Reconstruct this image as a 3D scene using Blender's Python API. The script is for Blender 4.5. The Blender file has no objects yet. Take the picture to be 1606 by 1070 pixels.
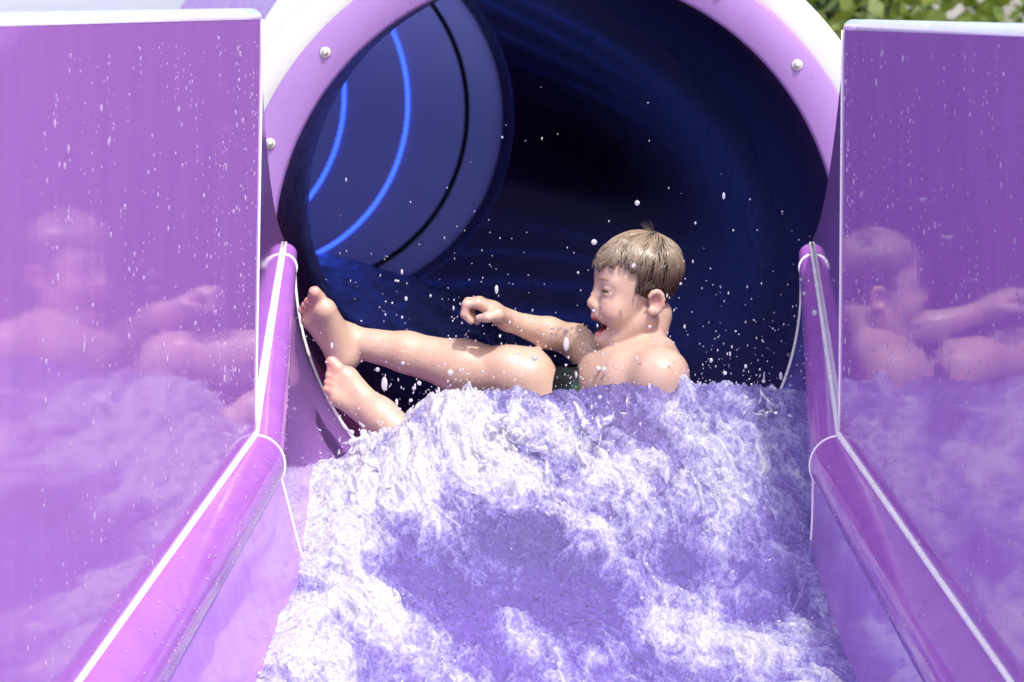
import bpy, math, random
import numpy as np
from mathutils import Vector, Matrix

random.seed(7)
rng = np.random.default_rng(7)
S = bpy.context.scene
C = S.collection
R = math.radians

# ------------------------------------------------------------------ camera
FPX, W0, H0 = 6022.0, 1606.0, 1070.0          # focal length in photo pixels
VPX, VPY = 881.0, -15.0                        # where the slide axis vanishes
CAM = np.array([0.0, -7.2, 1.5])
pitch = math.atan((535 - VPY) / FPX)
yaw = math.atan((VPX - 803) / FPX)
cam_d = bpy.data.cameras.new('camera')
cam = bpy.data.objects.new('camera', cam_d); C.objects.link(cam)
cam.location = CAM
cam.rotation_euler = (math.pi / 2 - pitch, 0, yaw)
cam_d.sensor_width = 36; cam_d.lens = FPX / W0 * 36
cam_d.clip_start = 0.1; cam_d.clip_end = 2000
cam_d.dof.use_dof = True; cam_d.dof.focus_distance = 6.75; cam_d.dof.aperture_fstop = 9
S.camera = cam
RM = np.array(cam.rotation_euler.to_matrix())

def P(px, py, Y):
    """the point on the vertical plane Y that a photo pixel looks at"""
    d = RM @ np.array([(px - W0/2) / FPX, -(py - H0/2) / FPX, -1.0])
    return CAM + d * ((Y - CAM[1]) / d[1])

# ------------------------------------------------------------------ light
SUN_EL, SUN_AZ = R(58), R(23)      # azimuth: to the right of straight behind the camera
w = bpy.data.worlds.new('World'); S.world = w; w.use_nodes = True
nt = w.node_tree
sky = nt.nodes.new('ShaderNodeTexSky'); sky.sky_type = 'NISHITA'; sky.sun_disc = False
sdir = Vector((math.sin(SUN_AZ) * math.cos(SUN_EL), -math.cos(SUN_AZ) * math.cos(SUN_EL), math.sin(SUN_EL)))
sky.sun_elevation = SUN_EL; sky.sun_rotation = math.atan2(sdir.x, sdir.y)
sky.air_density = 1.0; sky.dust_density = 4.0
bg = nt.nodes['Background']; bg.inputs['Strength'].default_value = 0.15
nt.links.new(sky.outputs['Color'], bg.inputs['Color'])
sl = bpy.data.lights.new('sun', 'SUN'); sl.energy = 2.0; sl.angle = R(2.0); sl.color = (1, 0.955, 0.89)
sun = bpy.data.objects.new('sun', sl); C.objects.link(sun); sun.location = (3, -3, 6)
sun.rotation_euler = sdir.to_track_quat('Z', 'Y').to_euler()
S.view_settings.view_transform = 'Standard'; S.view_settings.look = 'None'
S.view_settings.gamma = 1; S.view_settings.exposure = 1.0
S.render.engine = 'CYCLES'
S.cycles.max_bounces = 10; S.cycles.transparent_max_bounces = 12; S.cycles.glossy_bounces = 5

# ------------------------------------------------------------------ helpers
def mesh_from(name, verts, faces, smooth=True):
    me = bpy.data.meshes.new(name)
    verts = np.asarray(verts, np.float32)
    faces = np.asarray(faces, np.int32)
    k = faces.shape[1]
    me.vertices.add(len(verts)); me.vertices.foreach_set('co', verts.ravel())
    me.loops.add(faces.size); me.loops.foreach_set('vertex_index', faces.ravel())
    me.polygons.add(len(faces)); me.polygons.foreach_set('loop_start', np.arange(0, faces.size, k, dtype=np.int32))
    if smooth: me.polygons.foreach_set('use_smooth', np.ones(len(faces), bool))
    me.update(calc_edges=True); me.validate()
    return me

def link(name, me, mat, parent=None):
    o = bpy.data.objects.new(name, me); C.objects.link(o)
    if mat is not None and not me.materials: me.materials.append(mat)
    if parent is not None: o.parent = parent
    return o

def tag(o, label=None, cat=None, group=None, kind=None):
    if label: o['label'] = label
    if cat: o['category'] = cat
    if group: o['group'] = group
    if kind: o['kind'] = kind
    return o

def empty(name, loc=(0, 0, 0)):
    o = bpy.data.objects.new(name, None); C.objects.link(o); o.location = loc
    o.empty_display_size = 0.1
    return o

class MB:
    """collects tri/quad geometry"""
    def __init__(s): s.v = []; s.f = []
    def add(s, v, f):
        b = len(s.v); s.v += [tuple(x) for x in v]; s.f += [tuple(i + b for i in q) for q in f]
    def grid(s, rows, close=False):
        n = len(rows[0]); b = len(s.v)
        for r in rows: s.v += [tuple(x) for x in r]
        for i in range(len(rows) - 1):
            for j in range(n if close else n - 1):
                s.f.append((b + i*n + j, b + i*n + (j+1) % n, b + (i+1)*n + (j+1) % n, b + (i+1)*n + j))
    def tube(s, pts, rad, n=8, caps=True):
        pts = [Vector(p) for p in pts]
        rads = rad if hasattr(rad, '__len__') else [rad] * len(pts)
        rows = []; prev = None
        for i, p in enumerate(pts):
            t = (pts[min(i+1, len(pts)-1)] - pts[max(i-1, 0)]).normalized()
            if prev is None:
                a = Vector((0, 0, 1)) if abs(t.z) < .9 else Vector((1, 0, 0))
                u = t.cross(a).normalized()
            else:
                u = (prev - t * prev.dot(t)).normalized()
            prev = u; v = t.cross(u)
            rows.append([p + (u * math.cos(2*math.pi*k/n) + v * math.sin(2*math.pi*k/n)) * rads[i] for k in range(n)])
        b = len(s.v)
        s.grid(rows, True)
        if caps:
            s.f.append(tuple(b + k for k in range(n))[::-1]); e = b + (len(rows)-1) * n
            s.f.append(tuple(e + k for k in range(n)))
    def build(s, name, mat, parent=None, smooth=True):
        me = bpy.data.meshes.new(name); me.from_pydata(s.v, [], s.f); me.update()
        if smooth: me.polygons.foreach_set('use_smooth', np.ones(len(me.polygons), bool))
        return link(name, me, mat, parent)

# vectorised perlin noise
_perm = np.random.default_rng(3).permutation(256).astype(np.int32); _perm = np.concatenate([_perm, _perm])
_g = np.random.default_rng(4).normal(size=(256, 3)).astype(np.float32); _g /= np.linalg.norm(_g, axis=1)[:, None]
def perlin(x, y, z):
    xi, yi, zi = np.floor(x).astype(np.int32), np.floor(y).astype(np.int32), np.floor(z).astype(np.int32)
    xf, yf, zf = x - xi, y - yi, z - zi
    u, v, ww = [t*t*t*(t*(t*6-15)+10) for t in (xf, yf, zf)]
    def g(i, j, k):
        h = _perm[_perm[_perm[(xi+i) & 255] + ((yi+j) & 255)] + ((zi+k) & 255)]
        q = _g[h]; return q[..., 0]*(xf-i) + q[..., 1]*(yf-j) + q[..., 2]*(zf-k)
    a = [[g(i, j, 0)*(1-ww) + g(i, j, 1)*ww for j in (0, 1)] for i in (0, 1)]
    b = [a[i][0]*(1-v) + a[i][1]*v for i in (0, 1)]
    return (b[0]*(1-u) + b[1]*u) * 1.6
def fbm(x, y, z, o=4, gain=.5, ridged=False):
    s = 0; a = 1; t = 0
    for i in range(o):
        n = perlin(x, y, z)
        if ridged: n = 1 - 2*np.abs(n)
        s = s + a*n; t += a; a *= gain; x, y, z = x*2.03+3.1, y*2.03+7.7, z*2.03+1.3
    return s / t

# ------------------------------------------------------------------ materials
def mat(name):
    m = bpy.data.materials.new(name); m.use_nodes = True
    n = m.node_tree.nodes; l = m.node_tree.links
    return m, n, l, n['Principled BSDF']
def setp(b, **k):
    for a, v in k.items():
        b.inputs[a.replace('_', ' ')].default_value = v if not isinstance(v, tuple) or len(v) != 3 else (*v, 1)
def noise(n, l, scale, detail=4, coord=None, stretch=None, rough=.6):
    t = n.new('ShaderNodeTexNoise'); t.inputs['Scale'].default_value = scale
    t.inputs['Detail'].default_value = detail; t.inputs['Roughness'].default_value = rough
    tc = n.new('ShaderNodeTexCoord'); src = tc.outputs['Object']
    if stretch:
        mp = n.new('ShaderNodeMapping'); mp.inputs['Scale'].default_value = stretch
        l.new(src, mp.inputs['Vector']); src = mp.outputs['Vector']
    l.new(src, t.inputs['Vector'])
    return t.outputs['Fac']
def ramp(n, l, fac, *stops):
    r = n.new('ShaderNodeValToRGB'); e = r.color_ramp.elements
    while len(e) < len(stops): e.new(.5)
    for q, (p, c) in zip(e, stops):
        q.position = p; q.color = (*c, 1) if hasattr(c, '__len__') else (c, c, c, 1)
    l.new(fac, r.inputs['Fac']); return r.outputs['Color']
def bump(n, l, b, fac, strength, dist):
    q = n.new('ShaderNodeBump'); q.inputs['Strength'].default_value = strength; q.inputs['Distance'].default_value = dist
    l.new(fac, q.inputs['Height']); l.new(q.outputs['Normal'], b.inputs['Normal'])

def gelcoat(name, c1, c2, rough=.07, coat=1.0, streak=True, bmp=.02, ior=1.5):
    """glossy wet fibreglass gel coat with faint vertical runs of water"""
    m, n, l, b = mat(name)
    f = noise(n, l, 6, 5, stretch=(4, 4, .5) if streak else (1, 1, 1))
    l.new(ramp(n, l, f, (.3, c1), (.7, c2)), b.inputs['Base Color'])
    f2 = noise(n, l, 30, 4, stretch=(3, 3, .35) if streak else (1, 1, 1))
    l.new(ramp(n, l, f2, (.35, rough*.7), (.75, rough*1.8)), b.inputs['Roughness'])
    setp(b, Coat_Weight=coat, Coat_Roughness=.03, Coat_IOR=1.45)
    f3 = noise(n, l, 14, 3, stretch=(2.5, 2.5, .4) if streak else (1, 1, 1))
    if bmp: bump(n, l, b, f3, bmp, .01)
    b.inputs['IOR'].default_value = ior
    return m
M = {}
M['wall'] = gelcoat('purple_gelcoat', (.355, .152, .49), (.395, .172, .52), .04, 0, True, .014, 1.55)
M['rim'] = gelcoat('purple_rim', (.29, .105, .43), (.34, .13, .48), .08, .3)
M['chan'] = gelcoat('purple_channel', (.34, .16, .54), (.40, .20, .60), .12)
M['lilac'] = gelcoat('lilac_gelcoat', (.27, .145, .40), (.30, .165, .43), .35, .1, False)
M['white'] = gelcoat('white_gelcoat', (.49, .49, .50), (.55, .55, .55), .35, .1, False)
M['cap'] = gelcoat('sky_sheen_wall_cap', (.66, .58, .78), (.80, .76, .86), .08, 1, False)  # bright sky reflection on the rounded purple edge, painted as pale colour
M['trim'] = gelcoat('white_sealant', (.80, .78, .82), (.86, .85, .87), .25, .3, False)
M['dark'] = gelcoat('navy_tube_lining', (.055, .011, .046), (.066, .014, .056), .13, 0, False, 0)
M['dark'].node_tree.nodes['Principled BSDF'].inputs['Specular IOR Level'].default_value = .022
m, n, l, b = mat('translucent_blue_tube'); M['blue'] = m
setp(b, Base_Color=(.10, .10, .34), Roughness=.45)
tr = n.new('ShaderNodeBsdfTranslucent'); tr.inputs['Color'].default_value = (.20, .21, .58, 1)
mx = n.new('ShaderNodeMixShader'); mx.inputs[0].default_value = .45
l.new(b.outputs[0], mx.inputs[1]); l.new(tr.outputs[0], mx.inputs[2]); l.new(mx.outputs[0], n['Material Output'].inputs['Surface'])
m, n, l, b = mat('white_translucent_shell'); M['shell'] = m
setp(b, Base_Color=(.85, .85, .87), Roughness=.3)
tr = n.new('ShaderNodeBsdfTranslucent'); tr.inputs['Color'].default_value = (.93, .93, .97, 1)
mx = n.new('ShaderNodeMixShader'); mx.inputs[0].default_value = .5
l.new(b.outputs[0], mx.inputs[1]); l.new(tr.outputs[0], mx.inputs[2]); l.new(mx.outputs[0], n['Material Output'].inputs['Surface'])
m, n, l, b = mat('blue_led'); M['led'] = m
setp(b, Base_Color=(.05, .1, .6), Emission_Color=(.045, .12, 1.0), Emission_Strength=1.1)
m, n, l, b = mat('black_gasket'); M['black'] = m; setp(b, Base_Color=(.008, .008, .012), Roughness=.5)
m, n, l, b = mat('stainless_bolt'); M['steel'] = m; setp(b, Base_Color=(.62, .60, .56), Metallic=.7, Roughness=.3)
m, n, l, b = mat('bolt_washer'); M['washer'] = m; setp(b, Base_Color=(.50, .46, .44), Roughness=.4)
m, n, l, b = mat('galvanised_post'); M['galv'] = m; setp(b, Base_Color=(.5, .5, .52), Metallic=.6, Roughness=.45)
m, n, l, b = mat('concrete'); M['concrete'] = m
l.new(ramp(n, l, noise(n, l, 3, 8), (.3, (.30, .29, .27)), (.7, (.42, .41, .39))), b.inputs['Base Color']); setp(b, Roughness=.85)
m, n, l, b = mat('white_render'); M['render'] = m
l.new(ramp(n, l, noise(n, l, 1.5, 6), (.3, (.76, .76, .75)), (.7, (.84, .84, .83))), b.inputs['Base Color']); setp(b, Roughness=.9)

# foam and water
m, n, l, b = mat('foaming_water'); M['water'] = m
at = n.new('ShaderNodeAttribute'); at.attribute_name = 'foam'
def math_(op, a, c):
    q = n.new('ShaderNodeMath'); q.operation = op
    for i, x in enumerate((a, c)):
        if isinstance(x, (int, float)): q.inputs[i].default_value = x
        else: l.new(x, q.inputs[i])
    return q.outputs[0]
tc = n.new('ShaderNodeTexCoord'); mp = n.new('ShaderNodeMapping'); mp.inputs['Rotation'].default_value = (0, 0, R(-28)); mp.inputs['Scale'].default_value = (1, .42, .8)
l.new(tc.outputs['Object'], mp.inputs['Vector'])
def wnoise(scale, detail, rough, dist):
    t = n.new('ShaderNodeTexNoise'); t.inputs['Scale'].default_value = scale; t.inputs['Detail'].default_value = detail
    t.inputs['Roughness'].default_value = rough; t.inputs['Distortion'].default_value = dist; l.new(mp.outputs['Vector'], t.inputs['Vector']); return t.outputs['Fac']
f1 = wnoise(30, 10, .60, 1.6)
f2 = wnoise(120, 6, .62, 1.2)
vo = n.new('ShaderNodeTexVoronoi'); vo.feature = 'DISTANCE_TO_EDGE'; vo.inputs['Scale'].default_value = 75; l.new(mp.outputs['Vector'], vo.inputs['Vector'])
cell = ramp(n, l, vo.outputs['Distance'], (0., 1.), (.12, 0.))
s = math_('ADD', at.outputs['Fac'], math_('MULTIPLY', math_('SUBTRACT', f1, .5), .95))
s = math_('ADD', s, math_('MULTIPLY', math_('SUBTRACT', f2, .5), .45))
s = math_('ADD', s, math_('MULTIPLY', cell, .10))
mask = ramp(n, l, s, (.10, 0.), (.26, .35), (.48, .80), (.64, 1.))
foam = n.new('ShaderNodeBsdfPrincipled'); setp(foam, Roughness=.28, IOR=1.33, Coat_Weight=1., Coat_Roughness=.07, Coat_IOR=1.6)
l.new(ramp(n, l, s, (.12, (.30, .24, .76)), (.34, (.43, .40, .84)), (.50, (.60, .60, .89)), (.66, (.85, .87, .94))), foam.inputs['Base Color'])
trl = n.new('ShaderNodeBsdfTranslucent'); trl.inputs['Color'].default_value = (.78, .76, .95, 1)
fm = n.new('ShaderNodeMixShader'); fm.inputs[0].default_value = .35
l.new(foam.outputs[0], fm.inputs[1]); l.new(trl.outputs[0], fm.inputs[2])
setp(b, Base_Color=(.34, .27, .82), Roughness=.06, IOR=1.33)
tp = n.new('ShaderNodeBsdfTransparent'); tp.inputs['Color'].default_value = (.70, .74, .97, 1)
gl = n.new('ShaderNodeBsdfGlossy'); gl.inputs['Roughness'].default_value = .04
fr = n.new('ShaderNodeFresnel'); fr.inputs['IOR'].default_value = 1.42
aer = n.new('ShaderNodeMixShader'); aer.inputs[0].default_value = .34     # bubbles carried in the water
l.new(tp.outputs[0], aer.inputs[1]); l.new(b.outputs[0], aer.inputs[2])
wm = n.new('ShaderNodeMixShader'); l.new(fr.outputs[0], wm.inputs[0]); l.new(aer.outputs[0], wm.inputs[1]); l.new(gl.outputs[0], wm.inputs[2])
fin = n.new('ShaderNodeMixShader'); l.new(mask, fin.inputs[0]); l.new(wm.outputs[0], fin.inputs[1]); l.new(fm.outputs[0], fin.inputs[2])
l.new(fin.outputs[0], n['Material Output'].inputs['Surface'])
fb = math_('ADD', f1, math_('MULTIPLY', f2, .5))
f3 = wnoise(46, 3, .5, 1.2)
for bb in (b, foam):
    bump(n, l, bb, fb, .8, .02)
    cb = n.new('ShaderNodeBump'); cb.inputs['Strength'].default_value = 1; cb.inputs['Distance'].default_value = .035; l.new(f3, cb.inputs['Height'])
    l.new(cb.outputs[0], bb.inputs['Coat Normal'])
q = n.new('ShaderNodeBump'); q.inputs['Strength'].default_value = 1; q.inputs['Distance'].default_value = .03
l.new(f3, q.inputs['Height']); l.new(q.outputs[0], gl.inputs['Normal']); l.new(q.outputs[0], fr.inputs['Normal'])
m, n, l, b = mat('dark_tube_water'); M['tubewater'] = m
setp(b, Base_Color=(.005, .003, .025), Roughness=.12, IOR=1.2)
bump(n, l, b, noise(n, l, 22, 5, stretch=(1, .5, 1)), .5, .03)
m, n, l, b = mat('water_droplet'); M['drop'] = m
setp(b, Base_Color=(.86, .86, .95), Roughness=.08, IOR=1.33, Coat_Weight=.5); b.inputs['Transmission Weight'].default_value = .6
m, n, l, b = mat('clear_wall_droplet'); M['walldrop'] = m
setp(b, Base_Color=(.85, .74, .95), Roughness=.06, IOR=1.33); b.inputs['Transmission Weight'].default_value = .6

# skin, hair, cloth
m, n, l, b = mat('wet_skin'); M['skin'] = m
at = n.new('ShaderNodeAttribute'); at.attribute_name = 'tone'
mixn = n.new('ShaderNodeMix'); mixn.data_type = 'RGBA'; mixn.blend_type = 'MULTIPLY'; mixn.inputs[0].default_value = 1
l.new(at.outputs['Color'], mixn.inputs[6])
l.new(ramp(n, l, noise(n, l, 34, 5), (.3, (.90, .86, .86)), (.7, (1, 1, 1))), mixn.inputs[7])
l.new(mixn.outputs[2], b.inputs['Base Color'])
setp(b, Roughness=.38, Coat_Weight=.35, Coat_Roughness=.12, Coat_IOR=1.33, IOR=1.4)
b.inputs['Subsurface Weight'].default_value = .12; b.inputs['Subsurface Radius'].default_value = (1, .35, .2); b.inputs['Subsurface Scale'].default_value = .006
bump(n, l, b, noise(n, l, 120, 5), .14, .005)
m, n, l, b = mat('wet_hair'); M['hair'] = m
at = n.new('ShaderNodeAttribute'); at.attribute_name = 'tone'
l.new(at.outputs['Color'], b.inputs['Base Color']); setp(b, Roughness=.24, IOR=1.6)
m, n, l, b = mat('swim_cloth'); M['cloth'] = m
l.new(ramp(n, l, noise(n, l, 16, 2), (.52, (.005, .006, .008)), (.60, (.005, .035, .035)), (.66, (.04, .05, .02)), (.72, (.006, .007, .01))), b.inputs['Base Color']); setp(b, Roughness=.6); b.inputs['Specular IOR Level'].default_value = .15
m, n, l, b = mat('eye_dark'); M['eye'] = m; setp(b, Base_Color=(.05, .025, .02), Roughness=.12)
m, n, l, b = mat('tooth'); M['tooth'] = m; setp(b, Base_Color=(.75, .70, .62), Roughness=.2)
m, n, l, b = mat('brow_hair'); M['brow'] = m; setp(b, Base_Color=(.30, .17, .10), Roughness=.5)
def leafmat(name, c1, c2):
    m, n, l, b = mat(name)
    l.new(ramp(n, l, noise(n, l, 3, 3), (.3, c1), (.7, c2)), b.inputs['Base Color']); setp(b, Roughness=.45)
    t = n.new('ShaderNodeBsdfTranslucent'); t.inputs['Color'].default_value = (c2[0]*1.4, c2[1]*1.4, c2[2], 1)
    x = n.new('ShaderNodeMixShader'); x.inputs[0].default_value = .3
    l.new(b.outputs[0], x.inputs[1]); l.new(t.outputs[0], x.inputs[2]); l.new(x.outputs[0], n['Material Output'].inputs['Surface'])
    return m
M['leaf1'] = leafmat('dark_leaf', (.02, .06, .012), (.06, .13, .02))
M['leaf2'] = leafmat('yellow_green_leaf', (.06, .11, .015), (.17, .21, .03))
M['leaf3'] = leafmat('strap_leaf', (.07, .12, .03), (.18, .24, .06))
m, n, l, b = mat('bark'); M['bark'] = m; setp(b, Base_Color=(.10, .07, .045), Roughness=.9)

# ------------------------------------------------------------------ setting
gv = [(-400, -60, 0), (400, -60, 0), (400, 900, 0), (-400, 900, 0)]
g_ = MB(); g_.add(gv, [(0, 1, 2, 3)]); tag(g_.build('ground', M['concrete'], smooth=False), kind='structure')
soil_m, n, l, b = mat('garden_soil')
l.new(ramp(n, l, noise(n, l, 4, 6), (.35, (.05, .035, .02)), (.7, (.12, .09, .05))), b.inputs['Base Color']); setp(b, Roughness=.95)
g_ = MB(); g_.add([(.9, 8.5, .006), (14, 8.5, .006), (14, 20, .006), (.9, 20, .006)], [(0, 1, 2, 3)]); tag(g_.build('garden_bed', soil_m, smooth=False), kind='structure')

# ------------------------------------------------------------------ tunnel
TX, TZ, TR = -.011, 1.004, .53
RB, Y0 = 10.0, .7
def path(y):
    """centre line by arc length; returns centre, tangent"""
    if y <= Y0: c = (TX, y); t = (0, 1)
    else:
        th = (y - Y0) / RB
        c = (TX - RB + RB*math.cos(th), Y0 + RB*math.sin(th)); t = (-math.sin(th), math.cos(th))
    rise = .03 * max(0, y - .5)
    return Vector((c[0], c[1], TZ + rise)), Vector((t[0], t[1], 0))
def ring(y, r, n=96):
    c, t = path(y); side = Vector((t.y, -t.x, 0))
    return [c + side*(r*math.cos(a)) + Vector((0, 0, r*math.sin(a))) for a in np.linspace(0, 2*math.pi, n, endpoint=False)]
def arcY(deg): return Y0 + R(deg) * RB
tun = empty('tunnel_slide', (TX, 0, 0))
tun.location = (0, 0, 0)
tag(tun, 'purple and white tunnel water slide with dark blue lit inside', 'water slide')
def tubepart(name, prof, mt, n=96):
    mb = MB(); mb.grid([ring(y, r, n) for y, r in prof], True); return mb.build(name, mt, tun)
A1 = arcY(21.0)
ys = [0.006] + list(np.linspace(.05, A1, 40))
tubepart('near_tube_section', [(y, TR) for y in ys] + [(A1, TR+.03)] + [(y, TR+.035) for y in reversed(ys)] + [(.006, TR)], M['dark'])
tubepart('tube_outer_shell', [(.03, TR+.04)] + [(y, TR+.05) for y in ys[1:]] , M['lilac'])
A2 = arcY(44)
tubepart('lit_tube_section', [(y, TR) for y in np.linspace(A1 - .002, A2, 40)], M['blue'])
tubepart('white_outer_shell', [(A1 - .01, TR+.05)] + [(y, TR+.05) for y in np.linspace(A1, A2+1.5, 40)], M['shell'])
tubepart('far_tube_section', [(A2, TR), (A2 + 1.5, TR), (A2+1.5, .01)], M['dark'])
mb = MB(); mb.tube(ring(arcY(22.6), TR-.004) + ring(arcY(22.6), TR-.004)[:1], .010, 6, False); mb.build('joint_gasket', M['black'], tun)
for a in (25.3, 28.1, 31.2, 34.5):
    mb = MB(); rr = ring(arcY(a), TR-.006, 150)
    for p in rr:
        mb.add([(p.x+.0105*x, p.y+.0105*y, p.z+.0105*z) for x, y, z in ((1,0,0),(-1,0,0),(0,1,0),(0,-1,0),(0,0,1),(0,0,-1))],
               [(0,2,4),(2,1,4),(1,3,4),(3,0,4),(2,0,5),(1,2,5),(3,1,5),(0,3,5)])
    mb.tube(rr + rr[:1], .006, 5, False)
    mb.build('led_strip', M['led'], tun)
# mouth flange, white collar behind it, rounded edges
def flange(name, r0, r1, ya, yb, mt, bev=.006):
    return tubepart(name, [(yb, r0), (ya+bev, r0), (ya, r0+bev), (ya, r1-bev), (ya+bev*.3, r1-bev*.3), (ya+bev, r1), (yb, r1), (yb, r0)], mt, 160)
flange('mouth_flange', TR, .609, -.02, .012, M['lilac'])
flange('white_collar', TR+.036, .668, .014, .05, M['white'])
for yy, rr_ in ((1.0, .70), (2.3, .70)):
    flange('joint_flange', TR+.045, rr_, yy, yy+.03, M['white']); flange('joint_flange', TR+.045, rr_-.005, yy+.032, yy+.062, M['lilac'])
def bolt_at(name, c, axis, mat_h, r=.0085):
    mb = MB(); ax = Vector(axis).normalized(); c = Vector(c)
    mb.tube([c, c + ax*.003, c + ax*.005], [r*1.0, r*1.0, r*.82], 16)
    o = mb.build(name, M['washer'], tun)
    mb = MB(); mb.tube([c + ax*.003, c + ax*.009, c+ax*.012], [r*.62, r*.58, r*.3], 12); mb.build('bolt_head', mat_h, o)
    return o
for k in range(18):
    a = R(38.5 + 20*k)
    c, t = path(-.02); bolt_at('bolt', c + Vector((math.cos(a)*.5745, 0, math.sin(a)*.5745)) + Vector((0, 0.0005, 0)), (0, -1, 0), M['steel'], .0105)
for k in range(16):
    a = R(11 + 22.5*k); c, t = path(1.0); side = Vector((t.y, -t.x, 0))
    bolt_at('bolt', c + side*(math.cos(a)*.655) + Vector((0, 0, math.sin(a)*.655)) - t*.0, -t, M['black'], .016)
for yy in (.6, 3.2, 6.0):
    c, t = path(yy); z1 = c.z - TR - .045
    mb = MB(); mb.tube([(c.x, c.y, 0), (c.x, c.y, .02)], .13, 16); mb.tube([(c.x, c.y, .02), (c.x, c.y, z1)], .06, 16); mb.build('support_post', M['galv'], tun)
# shallow water running in the tube
rows = []
for y in list(np.linspace(.12, 1.2, 56)) + list(np.linspace(1.3, arcY(40), 50)):
    c, t = path(y); side = Vector((t.y, -t.x, 0)); dz = -TR + .05; hw = math.sqrt(TR**2 - dz**2) + .002
    rows.append([c + side*(u*hw) + Vector((0, 0, dz + .012*float(perlin(np.float64(u*4), np.float64(y*5), np.float64(.3))))) for u in np.linspace(-1, 1, 60)])
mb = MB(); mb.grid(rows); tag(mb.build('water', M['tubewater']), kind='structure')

# ------------------------------------------------------------------ run-out channel
TOE = math.tan(R(12)); YJ = -.67
def st(Y):
    """cross-section parameters at depth Y: crest X right / left, rim z, bullnose width, blend"""
    if Y >= YJ:
        s = -Y / -YJ
        return dict(xr=.467 + .009*s, xl=-.519 - .006*s, zr=1.028 - .287*(s**1.05), w=.022 + .029*s, s=s*s*(3-2*s), fz=.474-.114*s, bx=.385)
    d = YJ - Y
    return dict(xr=.476 + d*TOE, xl=-.525 - d*TOE, zr=.741 - .292*d, w=.051 + .030*d, s=1.0, fz=.36-.29*d, bx=.375 + .9*TOE*d)
NB, NI = 16, 30
def section(Y, side):
    q = st(Y); sg = 1 if side == 'r' else -1; xc = abs(q['xr'] if side == 'r' else q['xl']); off = TX
    w_ = q['w']; h = min(w_*1.0, .075)
    pts = [(xc - w_*math.sin(a), q['zr'] - h*(1-math.cos(a))) for a in np.linspace(0, R(118), NB)]
    x0, z0 = pts[-1]
    # inner wall: circle of the tube (mouth) blending into a steep-sided trough (joint and beyond)
    a0 = math.asin(max(-1, min(1, (TZ - z0) / TR)))
    out = []
    for i in range(1, NI + 1):
        t = i / NI
        a = a0 + (math.pi/2 - a0) * t
        cx, cz = TR*math.cos(a) + sg*TX*0, TZ - TR*math.sin(a)
        k = x0 - TR*math.cos(a0); cx += k*(1-t)
        ctrl = [(x0, z0), (q['bx'] + .045, q['fz'] + .12), (q['bx'] + .04, q['fz'] - .02), (q['bx'] - .1, q['fz']), (0, q['fz'])]
        bz = [(1-t)**4, 4*t*(1-t)**3, 6*t*t*(1-t)**2, 4*t**3*(1-t), t**4]     # one smooth curve, no creases
        lx, lz = sum(k_*c_[0] for k_, c_ in zip(bz, ctrl)), sum(k_*c_[1] for k_, c_ in zip(bz, ctrl))
        s_ = q['s']
        out.append((cx*(1-s_) + lx*s_, cz*(1-s_) + lz*s_))
    if True: out[-1] = (0, out[-1][1])
    return [Vector((sg*x if i < len(pts) + NI - 1 else TX, Y, z)) for i, (x, z) in enumerate(pts + out)]
YN = -2.7
stations = [-.004] + list(np.linspace(-.03, YJ, 26)) + list(np.linspace(YJ - .06, YN, 30))
chan = empty('slide_channel'); tag(chan, 'glossy purple run-out channel carrying foaming water from tunnel mouth', 'water slide')
for sd in 'lr':
    rim = MB(); rim.grid([section(y, sd)[:NB] for y in stations if y >= YJ - .001]); rim.build('upper_rim', M['rim'], chan)
    rim = MB(); rim.grid([section(y, sd)[:NB] for y in stations if y <= YJ + .001]); rim.build('lower_rim', M['rim'], chan)
    side_ = MB(); side_.grid([section(y, sd)[NB-1:] for y in stations if y >= YJ - .001]); side_.build('transition_wall', M['chan'], chan)
    side_ = MB(); side_.grid([section(y, sd)[NB-1:] for y in stations if y <= YJ + .001]); side_.build('trough_wall', M['chan'], chan)
    # white sealant beads: along the crest and round both joints
    cr = [section(y, sd)[0] for y in stations]
    sg = 1 if sd == 'r' else -1
    mb = MB(); mb.tube([p + Vector((-sg*.0008, 0, .001)) for p in cr], [.0030 + .0032*min(1, max(0, -p.y/.67)) for p in cr], 10); mb.build('crest_bead', M['trim'], chan)
    mb = MB(); mb.tube(section(YJ, sd)[:NB+16], .0022, 8); mb.build('joint_bead', M['trim'], chan)
    mb = MB(); mb.tube(section(-.05, sd)[:NB+20], .0026, 8); mb.build('joint_bead', M['trim'], chan)
for yy in (-.4, -1.6, -2.5):
    mb = MB(); z1 = st(yy)['fz'] - .004
    for xs in (-.25, .25):
        mb = MB(); mb.tube([(TX+xs, yy, 0), (TX+xs, yy, z1)], .035, 12); mb.build('support_post', M['galv'], chan)

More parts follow.
